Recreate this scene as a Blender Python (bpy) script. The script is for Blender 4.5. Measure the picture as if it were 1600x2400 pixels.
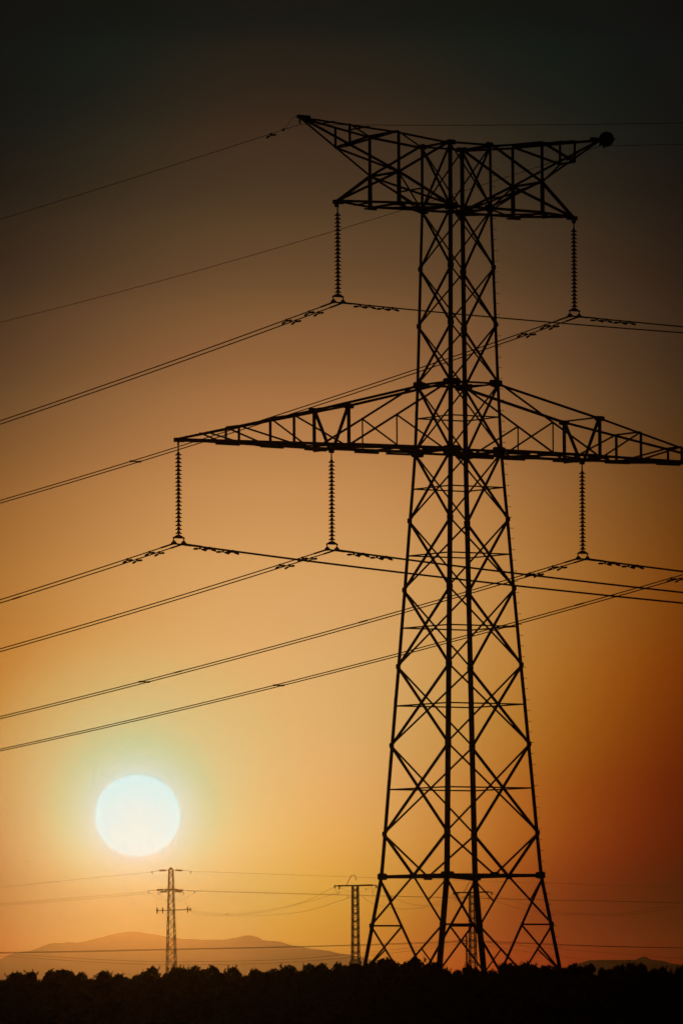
import bpy, math, random
import numpy as np
from mathutils import Vector, Matrix

for o in list(bpy.data.objects):
    bpy.data.objects.remove(o)
SC = bpy.context.scene
COL = SC.collection
R = math.radians

# ------------------------------------------------------------------ camera
FPX, DIST, EYE = 17000.0, 283.333, 1.8
YAW, PITCH, ROLL = R(-0.92576), R(3.93261), R(-0.33437)
cy, sy, cp, sp = math.cos(YAW), math.sin(YAW), math.cos(PITCH), math.sin(PITCH)
r0 = Vector((cy, -sy, 0)); f0 = Vector((cp * sy, cp * cy, sp)); u0 = Vector((-sp * sy, -sp * cy, cp))
cr_, sr_ = math.cos(ROLL), math.sin(ROLL)
right = cr_ * r0 + sr_ * u0
up = -sr_ * r0 + cr_ * u0
cam_d = bpy.data.cameras.new('camera')
cam = bpy.data.objects.new('camera', cam_d)
COL.objects.link(cam)
cam_d.sensor_fit = 'VERTICAL'; cam_d.sensor_height = 36.0; cam_d.sensor_width = 24.0
cam_d.lens = 36.0 * FPX / 2400.0
cam_d.clip_start = 1.0; cam_d.clip_end = 120000.0
m3 = Matrix((right, up, -f0)).transposed()
CAMP = Vector((0, -DIST, EYE))
cam.matrix_world = Matrix.Translation(CAMP) @ m3.to_4x4()
SC.camera = cam

def at(px, py, depth):
    """point of the world seen at a place of the photograph, at a depth in metres along y"""
    d = f0 + right * ((px - 800) / FPX) - up * ((py - 1200) / FPX)
    return CAMP + d * (depth / d.y)

# ------------------------------------------------------------------ exposure, world, sun
EXPO = -4.0
GAIN = 2.0 ** (-EXPO)
SC.view_settings.view_transform = 'Standard'
SC.view_settings.look = 'None'
SC.view_settings.gamma = 1.0
SC.view_settings.use_curve_mapping = False
SC.view_settings.exposure = EXPO
SUN = Vector((-0.04443705, 0.99864916, 0.02692944)).normalized()
SUN_EL = math.asin(SUN.z); SUN_AZ = math.atan2(SUN.x, SUN.y)
SUN_STRENGTH = 0.145

def lin(c):
    return [((v / 255) / 12.92 if v / 255 <= .04045 else ((v / 255 + .055) / 1.055) ** 2.4) for v in c]

world = bpy.data.worlds.new('World'); SC.world = world; world.use_nodes = True
nt = world.node_tree; nt.nodes.clear()
N = nt.nodes.new; LK = nt.links.new
def mth(op, a, b=None, c=None):
    n = N('ShaderNodeMath'); n.operation = op
    for i, v in enumerate((a, b, c)):
        if v is None: continue
        if isinstance(v, (int, float)): n.inputs[i].default_value = v
        else: LK(v, n.inputs[i])
    return n.outputs[0]
def ramp(fac, stops, interp='B_SPLINE'):
    n = N('ShaderNodeValToRGB'); cr = n.color_ramp; cr.interpolation = interp
    while len(cr.elements) > 1: cr.elements.remove(cr.elements[-1])
    stops = sorted(stops)
    cr.elements[0].position = stops[0][0]; cr.elements[0].color = stops[0][1]
    for p, c in stops[1:]:
        e = cr.elements.new(p); e.color = c
    LK(fac, n.inputs[0]); return n
tc = N('ShaderNodeTexCoord')
nrm = N('ShaderNodeVectorMath'); nrm.operation = 'NORMALIZE'; LK(tc.outputs['Generated'], nrm.inputs[0])
sep = N('ShaderNodeSeparateXYZ'); LK(nrm.outputs[0], sep.inputs[0])
elev = mth('ARCSINE', sep.outputs[2])
azim = mth('ARCTAN2', sep.outputs[0], sep.outputs[1])
fac = mth('DIVIDE', elev, 0.14)                      # 0 at the horizon, 1 at eight degrees
# colour of the dusk sky over its brightest azimuth, from eight degrees up down to the horizon (linear)
def fy(y): return (2369 - y) / (FPX * 0.14)
BASE = [(-20, (0.00320, 0.00640, 0.00560)), (100, (0.00882, 0.01084, 0.00808)), (300, (0.03669, 0.02154, 0.01228)), (500, (0.07765, 0.04394, 0.01984)), (700, (0.17433, 0.08522, 0.03277)), (900, (0.34242, 0.15149, 0.05331)), (1100, (0.52632, 0.24575, 0.08326)), (1300, (0.66201, 0.34696, 0.12054)), (1500, (0.71036, 0.41629, 0.15668)), (1700, (0.71464, 0.45236, 0.17543)), (1850, (0.76608, 0.44968, 0.16424)), (2000, (0.76303, 0.43346, 0.09260)), (2120, (0.72183, 0.40510, 0.04115)), (2250, (0.76411, 0.33219, 0.01589)), (2369, (0.80816, 0.27247, 0.00615))]
base = ramp(fac, [(max(0, fy(y)), list(c) + [1]) for y, c in BASE], 'CARDINAL')
# how fast each channel falls off with azimuth (alpha: the fall-off on the far side of the sun)
FALL = [(0, (3.800, 0.350, 0.120), 4.600), (400, (1.492, 0.888, 0.562), 3.446), (1000, (0.997, 0.974, 1.012), 2.319), (1500, (0.678, 1.192, 2.274), 1.690), (1800, (0.865, 1.813, 3.810), 1.373), (2000, (1.248, 3.008, 4.806), 1.620), (2180, (1.700, 4.808, 4.804), 1.170), (2369, (0.083, 4.803, 4.800), 0.717)]
fall = ramp(fac, [(max(0, fy(y)), [k / 8 for k in c] + [a / 8]) for y, c, a in FALL], 'CARDINAL')
AR = 2.1663
CENT = [(0, 611), (400, 653), (1000, 647), (1500, 627), (1800, 601), (2000, 639), (2180, 604), (2369, 553)]
cent = ramp(fac, [(max(0, fy(y)), (x / 1600,) * 3 + (1,)) for y, x in CENT], 'CARDINAL')      # brightest azimuth at each height
px_ = mth('ADD', mth('MULTIPLY', mth('SUBTRACT', azim, YAW), FPX), 800)
X = mth('DIVIDE', mth('SUBTRACT', px_, mth('MULTIPLY', mth('MULTIPLY', cent.outputs[0], 1.0), 1600)), 1000)
isl = mth('LESS_THAN', X, 0)
coef = mth('ADD', mth('MULTIPLY', isl, mth('MULTIPLY', fall.outputs[1], 8)), mth('MULTIPLY', mth('SUBTRACT', 1, isl), AR))
q = mth('MULTIPLY', mth('POWER', mth('ABSOLUTE', X), mth('SUBTRACT', 2.6, mth('MULTIPLY', isl, .6))), coef)
kq = N('ShaderNodeVectorMath'); kq.operation = 'SCALE'; LK(fall.outputs[0], kq.inputs[0]); LK(mth('MULTIPLY', q, 8), kq.inputs['Scale'])
ex = N('ShaderNodeVectorMath'); ex.operation = 'POWER'; ex.inputs[0].default_value = (math.exp(-1),) * 3
LK(kq.outputs[0], ex.inputs[1])
sky = N('ShaderNodeVectorMath'); sky.operation = 'MULTIPLY'; LK(base.outputs[0], sky.inputs[0]); LK(ex.outputs[0], sky.inputs[1])
# the sky pales less in the thick air right under the sun
gx = mth('DIVIDE', mth('SUBTRACT', px_, 335), 300)
gss = mth('POWER', math.exp(-1), mth('MULTIPLY', gx, gx))
mr = N('ShaderNodeMapRange'); mr.interpolation_type = 'SMOOTHSTEP'; mr.inputs[1].default_value = (2369 - 1960) / FPX; mr.inputs[2].default_value = (2369 - 2150) / FPX
LK(elev, mr.inputs[0])
und = N('ShaderNodeVectorMath'); und.operation = 'SCALE'; und.inputs[0].default_value = (.85, .5, .5); LK(mth('MULTIPLY', gss, mr.outputs[0]), und.inputs['Scale'])
one = N('ShaderNodeVectorMath'); one.operation = 'SUBTRACT'; one.inputs[0].default_value = (1, 1, 1); LK(und.outputs[0], one.inputs[1])
# aureole round the sun
dd = N('ShaderNodeVectorMath'); dd.operation = 'DISTANCE'; LK(nrm.outputs[0], dd.inputs[0]); dd.inputs[1].default_value = SUN
rad = mth('DIVIDE', dd.outputs['Value'], 5 * 97.5 / FPX)
HALO = [(0, (.03, .50, .56), 1), (.9, (.04, .56, .62), 1), (1.02, (.07, .64, .70), 1), (1.15, (.09, .61, .60), 1), (1.5, (.13, .56, .43), 1), (1.9, (.17, .52, .325), .92), (2.35, (.24, .52, .30), .68), (2.85, (.30, .505, .265), .52), (3.35, (.36, .495, .235), .38), (3.9, (.42, .485, .21), .24), (4.8, (.5, .46, .17), 0)]
halo = ramp(rad, [(r / 5, list(c) + [a]) for r, c, a in HALO], 'CARDINAL')
mix = N('ShaderNodeMix'); mix.data_type = 'RGBA'
LK(halo.outputs[1], mix.inputs[0]); LK(sky.outputs[0], mix.inputs[6]); LK(halo.outputs[0], mix.inputs[7])
sky2 = N('ShaderNodeVectorMath'); sky2.operation = 'MULTIPLY'; LK(mix.outputs[2], sky2.inputs[0]); LK(one.outputs[0], sky2.inputs[1])
bg = N('ShaderNodeBackground'); LK(sky2.outputs[0], bg.inputs[0]); bg.inputs[1].default_value = GAIN
st = N('ShaderNodeTexSky'); st.sky_type = 'NISHITA'; st.sun_disc = False
st.sun_elevation = SUN_EL; st.sun_rotation = SUN_AZ; st.air_density = 1.5; st.dust_density = 3.0
bg2 = N('ShaderNodeBackground'); LK(st.outputs[0], bg2.inputs[0]); bg2.inputs[1].default_value = 0.008
addsh = N('ShaderNodeAddShader'); LK(bg.outputs[0], addsh.inputs[0]); LK(bg2.outputs[0], addsh.inputs[1])
out = N('ShaderNodeOutputWorld'); LK(addsh.outputs[0], out.inputs[0])

world.cycles.sampling_method = 'MANUAL'; world.cycles.sample_map_resolution = 4096      # the aureole is small on the dome

sl = bpy.data.lights.new('sun_light', 'SUN'); sl.energy = SUN_STRENGTH; sl.angle = R(0.53); sl.color = (1.0, .425, .085)
so = bpy.data.objects.new('sun_light', sl); COL.objects.link(so)
so.rotation_euler = (-SUN).to_track_quat('-Z', 'Y').to_euler()

# ------------------------------------------------------------------ materials
def mat(name, col, rough=.6, metal=0.0, noise=0.0, nscale=8.0, bump=0.0):
    m = bpy.data.materials.new(name); m.use_nodes = True
    t = m.node_tree; b = t.nodes['Principled BSDF']
    b.inputs['Roughness'].default_value = rough; b.inputs['Metallic'].default_value = metal
    b.inputs['Base Color'].default_value = (*col, 1)
    if noise:
        tcn = t.nodes.new('ShaderNodeTexCoord'); nz = t.nodes.new('ShaderNodeTexNoise'); nz.inputs['Scale'].default_value = nscale
        nz.inputs['Detail'].default_value = 6
        t.links.new(tcn.outputs['Object'], nz.inputs['Vector'])
        rp = t.nodes.new('ShaderNodeValToRGB')
        rp.color_ramp.elements[0].position = .3; rp.color_ramp.elements[1].position = .7
        rp.color_ramp.elements[0].color = (*[c * (1 - noise) for c in col], 1)
        rp.color_ramp.elements[1].color = (*[min(1, c * (1 + noise)) for c in col], 1)
        t.links.new(nz.outputs['Fac'], rp.inputs[0]); t.links.new(rp.outputs[0], b.inputs['Base Color'])
        if bump:
            bp = t.nodes.new('ShaderNodeBump'); bp.inputs['Strength'].default_value = bump
            t.links.new(nz.outputs['Fac'], bp.inputs['Height']); t.links.new(bp.outputs[0], b.inputs['Normal'])
    return m
M_STEEL = mat('weathered_galvanised_steel', (.22, .23, .24), .75, .0, .25, 3.0)
M_WIRE = mat('aluminium_conductor', (.25, .25, .25), .7, .0, .15, 20)
M_IRON = mat('dark_cast_iron', (.08, .08, .085), .7, .0, .2, 12)
M_BALL = mat('weathered_marker_paint', (.35, .06, .03), .75, 0, .2, 4)
M_WOOD = mat('creosoted_pole', (.07, .05, .04), .9, 0, .3, 6)
M_BARK = mat('grey_bark', (.11, .085, .06), .95, 0, .35, 9, .5)
M_LEAF = mat('orchard_leaf', (.045, .075, .025), .8, 0, .45, 1.3)
M_SOIL = mat('dry_orchard_soil', (.19, .13, .08), .95, 0, .35, .6, .3)
M_HILL = mat('scrub_hillside', (.09, .085, .055), .95, 0, .4, .004)
M_BIRD = mat('dark_plumage', (.04, .035, .03), .8, 0, .2, 20)
def glass(name, col, rough):
    m = bpy.data.materials.new(name); m.use_nodes = True; b = m.node_tree.nodes['Principled BSDF']
    b.inputs['Base Color'].default_value = (*col, 1); b.inputs['Roughness'].default_value = rough
    b.inputs['Transmission Weight'].default_value = 1.0; b.inputs['IOR'].default_value = 1.5
    return m
M_GLASS = glass('toughened_brown_glass', (.45, .20, .10), .08)
M_CLEAR = glass('toughened_clear_glass', (.85, .9, .85), .05)
m = bpy.data.materials.new('sun_surface'); m.use_nodes = True
t = m.node_tree; t.nodes.clear()              # glowing gas: it gives light and blocks none
em = t.nodes.new('ShaderNodeEmission'); em.inputs[0].default_value = (.06, .68, 1.0, 1); em.inputs[1].default_value = GAIN * .16
tr_ = t.nodes.new('ShaderNodeBsdfTransparent'); ad = t.nodes.new('ShaderNodeAddShader'); ot = t.nodes.new('ShaderNodeOutputMaterial')
lw = t.nodes.new('ShaderNodeLayerWeight'); lw.inputs[0].default_value = .5          # limb darkening
rpL = t.nodes.new('ShaderNodeMapRange'); rpL.inputs[1].default_value = .62; rpL.inputs[2].default_value = 1.0; rpL.inputs[3].default_value = GAIN * .20; rpL.inputs[4].default_value = 0
t.links.new(lw.outputs['Facing'], rpL.inputs[0]); t.links.new(rpL.outputs[0], em.inputs[1])
t.links.new(em.outputs[0], ad.inputs[0]); t.links.new(tr_.outputs[0], ad.inputs[1]); t.links.new(ad.outputs[0], ot.inputs['Surface'])
m.cycles.emission_sampling = 'NONE'
M_SUN = m

# ------------------------------------------------------------------ mesh helpers
V = Vector
class MB:
    def __init__(s): s.v = []; s.f = []
    def add(s, vs, fs):
        k = len(s.v); s.v += [tuple(p) for p in vs]; s.f += [tuple(i + k for i in f) for f in fs]
    def prism(s, p, q, prof, a, b):
        """extrude the closed profile [(x,y)] spanned by a,b from p to q"""
        n = len(prof)
        vs = [V(p) + a * x + b * y for x, y in prof] + [V(q) + a * x + b * y for x, y in prof]
        fs = [(i, (i + 1) % n, n + (i + 1) % n, n + i) for i in range(n)] + [tuple(range(n))[::-1], tuple(range(n, 2 * n))]
        s.add(vs, fs)
    def angle(s, p, q, a, b, w, t=None):
        """rolled L section with its heel on the line p-q, flanges along a and b"""
        p, q = V(p), V(q); d = (q - p).normalized(); t = t or max(.008, w * .11)
        a = (V(a) - d * V(a).dot(d)).normalized(); b = (V(b) - d * V(b).dot(d)); b = (b - a * b.dot(a)).normalized()
        s.prism(p, q, [(0, 0), (w, 0), (w, t), (t, t), (t, w), (0, w)], a, b)
    def bar(s, p, q, w, h=None, upv=(0, 0, 1)):
        p, q = V(p), V(q); d = (q - p).normalized(); upv = V(upv)
        if abs(d.dot(upv)) > .98: upv = V((0, 1, 0))
        a = d.cross(upv).normalized(); b = a.cross(d).normalized(); h = h or w
        s.prism(p, q, [(-w / 2, -h / 2), (w / 2, -h / 2), (w / 2, h / 2), (-w / 2, h / 2)], a, b)
    def tube(s, pts, r, n=6):
        pts = [V(p) for p in pts]; k = len(pts); rs = r if isinstance(r, (list, tuple)) else [r] * k
        vs = []; fs = []
        for i, p in enumerate(pts):
            d = (pts[min(i + 1, k - 1)] - pts[max(i - 1, 0)]).normalized()
            u = V((0, 0, 1)) if abs(d.z) < .9 else V((1, 0, 0))
            a = d.cross(u).normalized(); b = a.cross(d)
            for j in range(n):
                t = 2 * math.pi * j / n; vs.append(p + (a * math.cos(t) + b * math.sin(t)) * rs[i])
        for i in range(k - 1):
            for j in range(n):
                fs.append((i * n + j, i * n + (j + 1) % n, (i + 1) * n + (j + 1) % n, (i + 1) * n + j))
        fs += [tuple(range(n))[::-1], tuple(range((k - 1) * n, k * n))]
        s.add(vs, fs)
    def lathe(s, prof, o=(0, 0, 0), n=16):
        """prof: [(radius, z)] turned round the vertical through o"""
        o = V(o); k = len(prof); vs = []; fs = []
        for r, z in prof:
            for j in range(n):
                t = 2 * math.pi * j / n; vs.append(o + V((r * math.cos(t), r * math.sin(t), z)))
        for i in range(k - 1):
            for j in range(n):
                fs.append((i * n + j, i * n + (j + 1) % n, (i + 1) * n + (j + 1) % n, (i + 1) * n + j))
        fs += [tuple(range(n))[::-1], tuple(range((k - 1) * n, k * n))]
        s.add(vs, fs)
    def plate(s, c, a, b, w, h, t):
        """flat plate centred on c, spanned by a and b"""
        c, a, b = V(c), V(a).normalized(), V(b); b = (b - a * b.dot(a)).normalized(); n = a.cross(b)
        k = .28
        prof = [(-w / 2 + k * w / 2, -h / 2), (w / 2 - k * w / 2, -h / 2), (w / 2, -h / 2 + k * h / 2), (w / 2, h / 2 - k * h / 2),
                (w / 2 - k * w / 2, h / 2), (-w / 2 + k * w / 2, h / 2), (-w / 2, h / 2 - k * h / 2), (-w / 2, -h / 2 + k * h / 2)]
        s.prism(c - n * t / 2, c + n * t / 2, prof, a, b)
    def mesh(s, name, m, smooth=False):
        me = bpy.data.meshes.new(name); me.from_pydata(s.v, [], s.f); me.update()
        if m: me.materials.append(m)
        if smooth:
            me.polygons.foreach_set('use_smooth', [True] * len(me.polygons))
        return me
    def build(s, name, m, parent=None, smooth=False):
        return link(name, s.mesh(name, m, smooth), parent)
def link(name, me, parent=None, loc=None):
    o = bpy.data.objects.new(name, me); COL.objects.link(o)
    if parent: o.parent = parent
    if loc is not None: o.location = loc
    return o
def tag(o, label=None, cat=None, group=None, kind=None):
    if label: o['label'] = label
    if cat: o['category'] = cat
    if group: o['group'] = group
    if kind: o['kind'] = kind
    return o
def empty(name, loc=(0, 0, 0), rz=0.0):
    o = bpy.data.objects.new(name, None); COL.objects.link(o); o.location = loc; o.rotation_euler = (0, 0, rz); o.empty_display_size = .5
    return o
def copy_tree(o, parent=None):
    c = o.copy(); COL.objects.link(c)
    if parent: c.parent = parent
    for ch in list(o.children): copy_tree(ch, c)
    return c

# ------------------------------------------------------------------ ground, hills, sun
mb = MB(); mb.add([(-7500, -900, 0), (7500, -900, 0), (7500, 15500, 0), (-7500, 15500, 0)], [(0, 1, 2, 3)])
tag(mb.build('ground', M_SOIL), kind='structure')

def hills(name, outline, depth, thick, seed):
    """a real range: ridge line at its distance, slopes running down in front and behind"""
    rnd = np.random.RandomState(seed)
    xs = np.linspace(outline[0][0], outline[-1][0], 180)
    ys = np.interp(xs, [p[0] for p in outline], [p[1] for p in outline])
    ys = ys + rnd.normal(0, .35, len(xs))
    rows = []
    ts = np.linspace(-1, 1, 25)
    vs = []; fs = []
    ph = rnd.uniform(0, 6.28, 12)
    for t in ts:
        for x, y in zip(xs, ys):
            p = at(x, y, depth)
            h = max(0.0, p.z) * (1 - abs(t)) ** 1.15
            w = sum(math.sin(p.x * .004 * (i + 1) + ph[i] + t * 5) / (i + 1) for i in range(6))
            h = h * (1 + .10 * w * abs(t))
            vs.append((p.x, p.y + t * thick + 0.0, h - .3 - 3 * abs(t)))
    n = len(xs)
    for i in range(len(ts) - 1):
        for j in range(n - 1):
            fs.append((i * n + j, i * n + j + 1, (i + 1) * n + j + 1, (i + 1) * n + j))
    mb = MB(); mb.v = vs; mb.f = fs
    return tag(mb.build(name, M_HILL, smooth=True), kind='structure')
HILL_A = [(-500, 2330), (-300, 2300), (-120, 2268), (0, 2247), (25, 2236), (75, 2226), (117, 2210.5), (140, 2209), (163, 2207), (180, 2208.5), (205, 2204), (230, 2197.5), (275, 2186),
          (300, 2183), (318, 2183.5), (340, 2186.5), (375, 2191), (400, 2197), (440, 2199.5), (490, 2202), (525, 2201.5), (560, 2195), (578, 2191), (590, 2191), (605, 2196),
          (618, 2203), (655, 2206.5), (690, 2216), (730, 2222.5), (767, 2227), (800, 2235), (842, 2241), (870, 2249), (920, 2262), (1000, 2285), (1100, 2320), (1180, 2340)]
HILL_B = [(1180, 2330), (1260, 2295), (1330, 2264), (1353, 2258), (1378, 2249.5), (1430, 2248.5), (1470, 2249), (1488, 2248.5), (1501, 2242.5), (1512, 2240.5), (1521, 2247),
          (1549, 2250.5), (1575, 2258), (1620, 2262), (1680, 2276), (1800, 2300), (1950, 2340)]
hills('hills', HILL_A, 13800, 1500, 3)
hills('hills', HILL_B, 6500, 1100, 5)

SUN_D = 60000.0
mb = MB()
prof = [(math.sin(math.pi * i / 48), -math.cos(math.pi * i / 48)) for i in range(49)]; prof[0] = (1e-4, -1); prof[-1] = (1e-4, 1)
mb.lathe(prof, n=96); mb.v = [(x, z, y) for x, y, z in mb.v]; mb.f = [f[::-1] for f in mb.f]
o = mb.build('sun', M_SUN, smooth=True); o.location = CAMP + SUN * SUN_D; o.scale = (SUN_D * 101.5 / FPX, SUN_D * 101.5 / FPX, SUN_D * 97.5 / FPX)
tag(o, 'pale mint-white setting sun hanging low over the hazy hills', 'sun')

# ------------------------------------------------------------------ the big lattice tower
TH = R(34.8836)
tower = empty('transmission_tower', (0, 0, 0), TH)
tag(tower, 'tall dark lattice transmission tower with wide cross arms, nearest and largest of all', 'pylon')
LZ = [('q', 33.865, .997), ('r', 31.361, 1.006), ('a', 29.033, 1.064), ('b', 26.781, 1.116), ('c', 24.462, 1.17), ('c2', 23.143, 1.211), ('d', 21.796, 1.253),
      ('e', 20.376, 1.333), ('f', 19.135, 1.413), ('g', 17.76, 1.492), ('h', 16.423, 1.573), ('i', 14.928, 1.667), ('j', 13.428, 1.76), ('k', 11.886, 1.862),
      ('l', 10.339, 1.96), ('m', 8.616, 2.07), ('n', 6.877, 2.176), ('o', 5.215, 2.284)]
lev = {n: (z + EYE, s, s) for n, z, s in LZ}
for n, z in (('p', 3.302), ('v', 1.43), ('base', -1.9)):
    dz = 5.215 - z
    lev[n] = (z + EYE, 2.284 + .173 * dz, 2.29 + .092 * dz)
order = [n for n, _, _ in LZ] + ['p', 'v', 'base']
SGN = {'L': (-1, 1), 'A': (-1, -1), 'B': (1, 1), 'R': (1, -1)}
def cor(c, n):
    z, su, sw = lev[n]; return V((SGN[c][0] * su, SGN[c][1] * sw, z))
def halfw(z):
    zs = [lev[n][0] for n in order][::-1]
    return float(np.interp(z, zs, [lev[n][1] for n in order][::-1])), float(np.interp(z, zs, [lev[n][2] for n in order][::-1]))
U3, W3, Z3 = V((1, 0, 0)), V((0, 1, 0)), V((0, 0, 1))
legs = {}
for c in 'LABR':
    su, sw = SGN[c]
    mb = MB()
    for i in range(len(order) - 1):
        z = lev[order[i]][0]
        w = float(np.interp(z, [0, 7, 23, 36], [.19, .165, .14, .12]))
        p, q = cor(c, order[i]), cor(c, order[i + 1])
        mb.angle(p, q, U3 * -su, W3 * -sw, w, .018)
        if order[i] in 'cjn':      # splice angle
            mb.angle(q.lerp(p, .06) + V((su * .004, sw * .004, 0)), q.lerp(p, .22) + V((su * .004, sw * .004, 0)), U3 * -su, W3 * -sw, w, .02)
    mb.bar(cor(c, 'base') - Z3 * .05, cor(c, 'base') + Z3 * .32, .55, .55)     # concrete stub
    legs[c] = mb.build('leg', M_STEEL, tower)
# gusset plates on the legs
for c in 'LABR':
    su, sw = SGN[c]
    for n in ('q', 'r', 'a', 'b', 'c', 'd', 'f', 'h', 'j', 'l', 'n', 'o', 'p'):
        p = cor(c, n); big = {'c': (.62, .27), 'd': (.62, .33), 'r': (.46, .28), 'q': (.36, .2), 'o': (.46, .26)}.get(n, (.22, .2))
        mb = MB()
        mb.plate(p + V((-su * big[0] * .28, sw * .006, 0)), U3, Z3, big[0], big[1], .014)
        mb.plate(p + V((su * .006, -sw * big[0] * .28, 0)), W3, Z3, big[0], big[1], .014)
        mb.build('gusset_plate', M_STEEL, legs[c])
# step bolts up the leg that stands out to one side
sb = MB(); sb.tube([(0, 0, 0), (.17, 0, 0)], .011, 6); sb.tube([(.15, 0, 0), (.172, 0, 0)], .018, 6); sbm = sb.mesh('step_bolt', M_STEEL)
z = 4.2; k = 0
while z < 34.8:
    hu, hw = halfw(z)
    o = link('step_bolt', sbm, legs['R'], (hu - .02, -hw + .03, z)); o.rotation_euler = (0, 0, R(-8 if k % 2 else -70))
    z += .42; k += 1

FACES = [('L', 'A', V((-1, 0, 0)), True), ('A', 'R', V((0, -1, 0)), False), ('R', 'B', V((1, 0, 0)), True), ('B', 'L', V((0, 1, 0)), False)]      # heavy bracing under the arms, light across the line
def member(parent, name, p, q, nrm_, w, off=0.0):
    """one bolted angle lying against a face, its outstanding leg turned inward"""
    p, q = V(p), V(q); d = (q - p).normalized()
    a = nrm_.cross(d).normalized()
    if a.z < 0: a = -a
    sh = -nrm_ * (.016 + off); t = max(.01, w * .12)
    mb = MB(); mb.prism(p + sh, q + sh, [(-w / 2, 0), (w / 2, 0), (w / 2, t), (t, t), (t, w * .55), (-t, w * .55), (-t, t), (-w / 2, t)], a, -nrm_)
    return mb.build(name, M_STEEL, parent)
XP = [('q', 'r'), ('r', 'a'), ('a', 'b'), ('b', 'c'), ('c', 'd'), ('d', 'f'), ('f', 'h'), ('h', 'j'), ('j', 'l'), ('l', 'n')]
for c1, c2, nn, near in FACES:
    mb = MB()
    for n in ('q', 'r', 'c', 'd', 'o'):
        w = {'o': .11, 'c': .075, 'q': .08}.get(n, .10)
        p, q = cor(c1, n), cor(c2, n)
        mb.angle(p - nn * .012 - Z3 * w / 2, q - nn * .012 - Z3 * w / 2, Z3, -nn, w)
    face = mb.build('face_lattice', M_STEEL, tower)
    for n in ('c2', 'e', 'g', 'i', 'k', 'm'):
        member(face, 'strut', cor(c1, n), cor(c2, n), nn, .055, .05)
    for t, b_ in XP:
        zt = lev[t][0]
        w = float(np.interp(zt, [8, 20, 36], [.15, .138, .12])) * (1 if near else .55)
        member(face, 'diagonal_brace', cor(c1, t), cor(c2, b_), nn, w, 0)
        member(face, 'diagonal_brace', cor(c2, t), cor(c1, b_), nn, w, w * .14 + .004)
    mid = (cor(c1, 'o') + cor(c2, 'o')) / 2
    w = .15 if near else .085
    for c in (c1, c2): member(face, 'diagonal_brace', cor(c, 'n'), mid, nn, w)
    g = MB(); g.plate(mid - nn * .004, nn.cross(Z3), Z3, .42, .24, .016); g.build('gusset_plate', M_STEEL, face)
    bot = (cor(c1, 'v') + cor(c2, 'v')) / 2
    if abs(nn.x) > .5:                                   # faces under the arms: diamond below the belt
        for c in (c1, c2):
            member(face, 'diagonal_brace', mid, cor(c, 'p'), nn, .10)
            member(face, 'diagonal_brace', cor(c, 'p'), bot, nn, .10)
            h1 = (mid + cor(c, 'p')) / 2; h2 = (cor(c, 'p') * .42 + bot * .58)
            member(face, 'redundant_brace', cor(c, 'o') - Z3 * .12, h1, nn, .07, .02)
            lowleg = cor(c, 'v')
            member(face, 'redundant_brace', cor(c, 'p').lerp(bot, .5), lowleg, nn, .075, .02)
            member(face, 'redundant_brace', bot, cor(c, 'base') + Z3 * .3, nn, .085, .02)
    else:                                                # faces across the line: long V below the belt
        for c in (c1, c2):
            member(face, 'diagonal_brace', cor(c, 'o') - Z3 * .1, bot, nn, .11)
            h = (cor(c, 'o') - Z3 * .1).lerp(bot, .505); h.z = cor(c, 'p').z
            member(face, 'redundant_brace', cor(c, 'p'), h, nn, .07, .02)
            lowleg = cor(c, 'v')
            member(face, 'redundant_brace', h, lowleg, nn, .085, .02)
            member(face, 'redundant_brace', bot, cor(c, 'base') + Z3 * .3, nn, .085, .02)
# plan bracing inside the body
for n in ('r', 'd', 'o', 'c'):
    mb = MB()
    mb.bar(cor('L', n) - Z3 * .05, cor('R', n) - Z3 * .05, .05, .05)
    mb.bar(cor('A', n) - Z3 * .11, cor('B', n) - Z3 * .11, .05, .05)
    mb.build('plan_brace', M_STEEL, tower)

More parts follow.
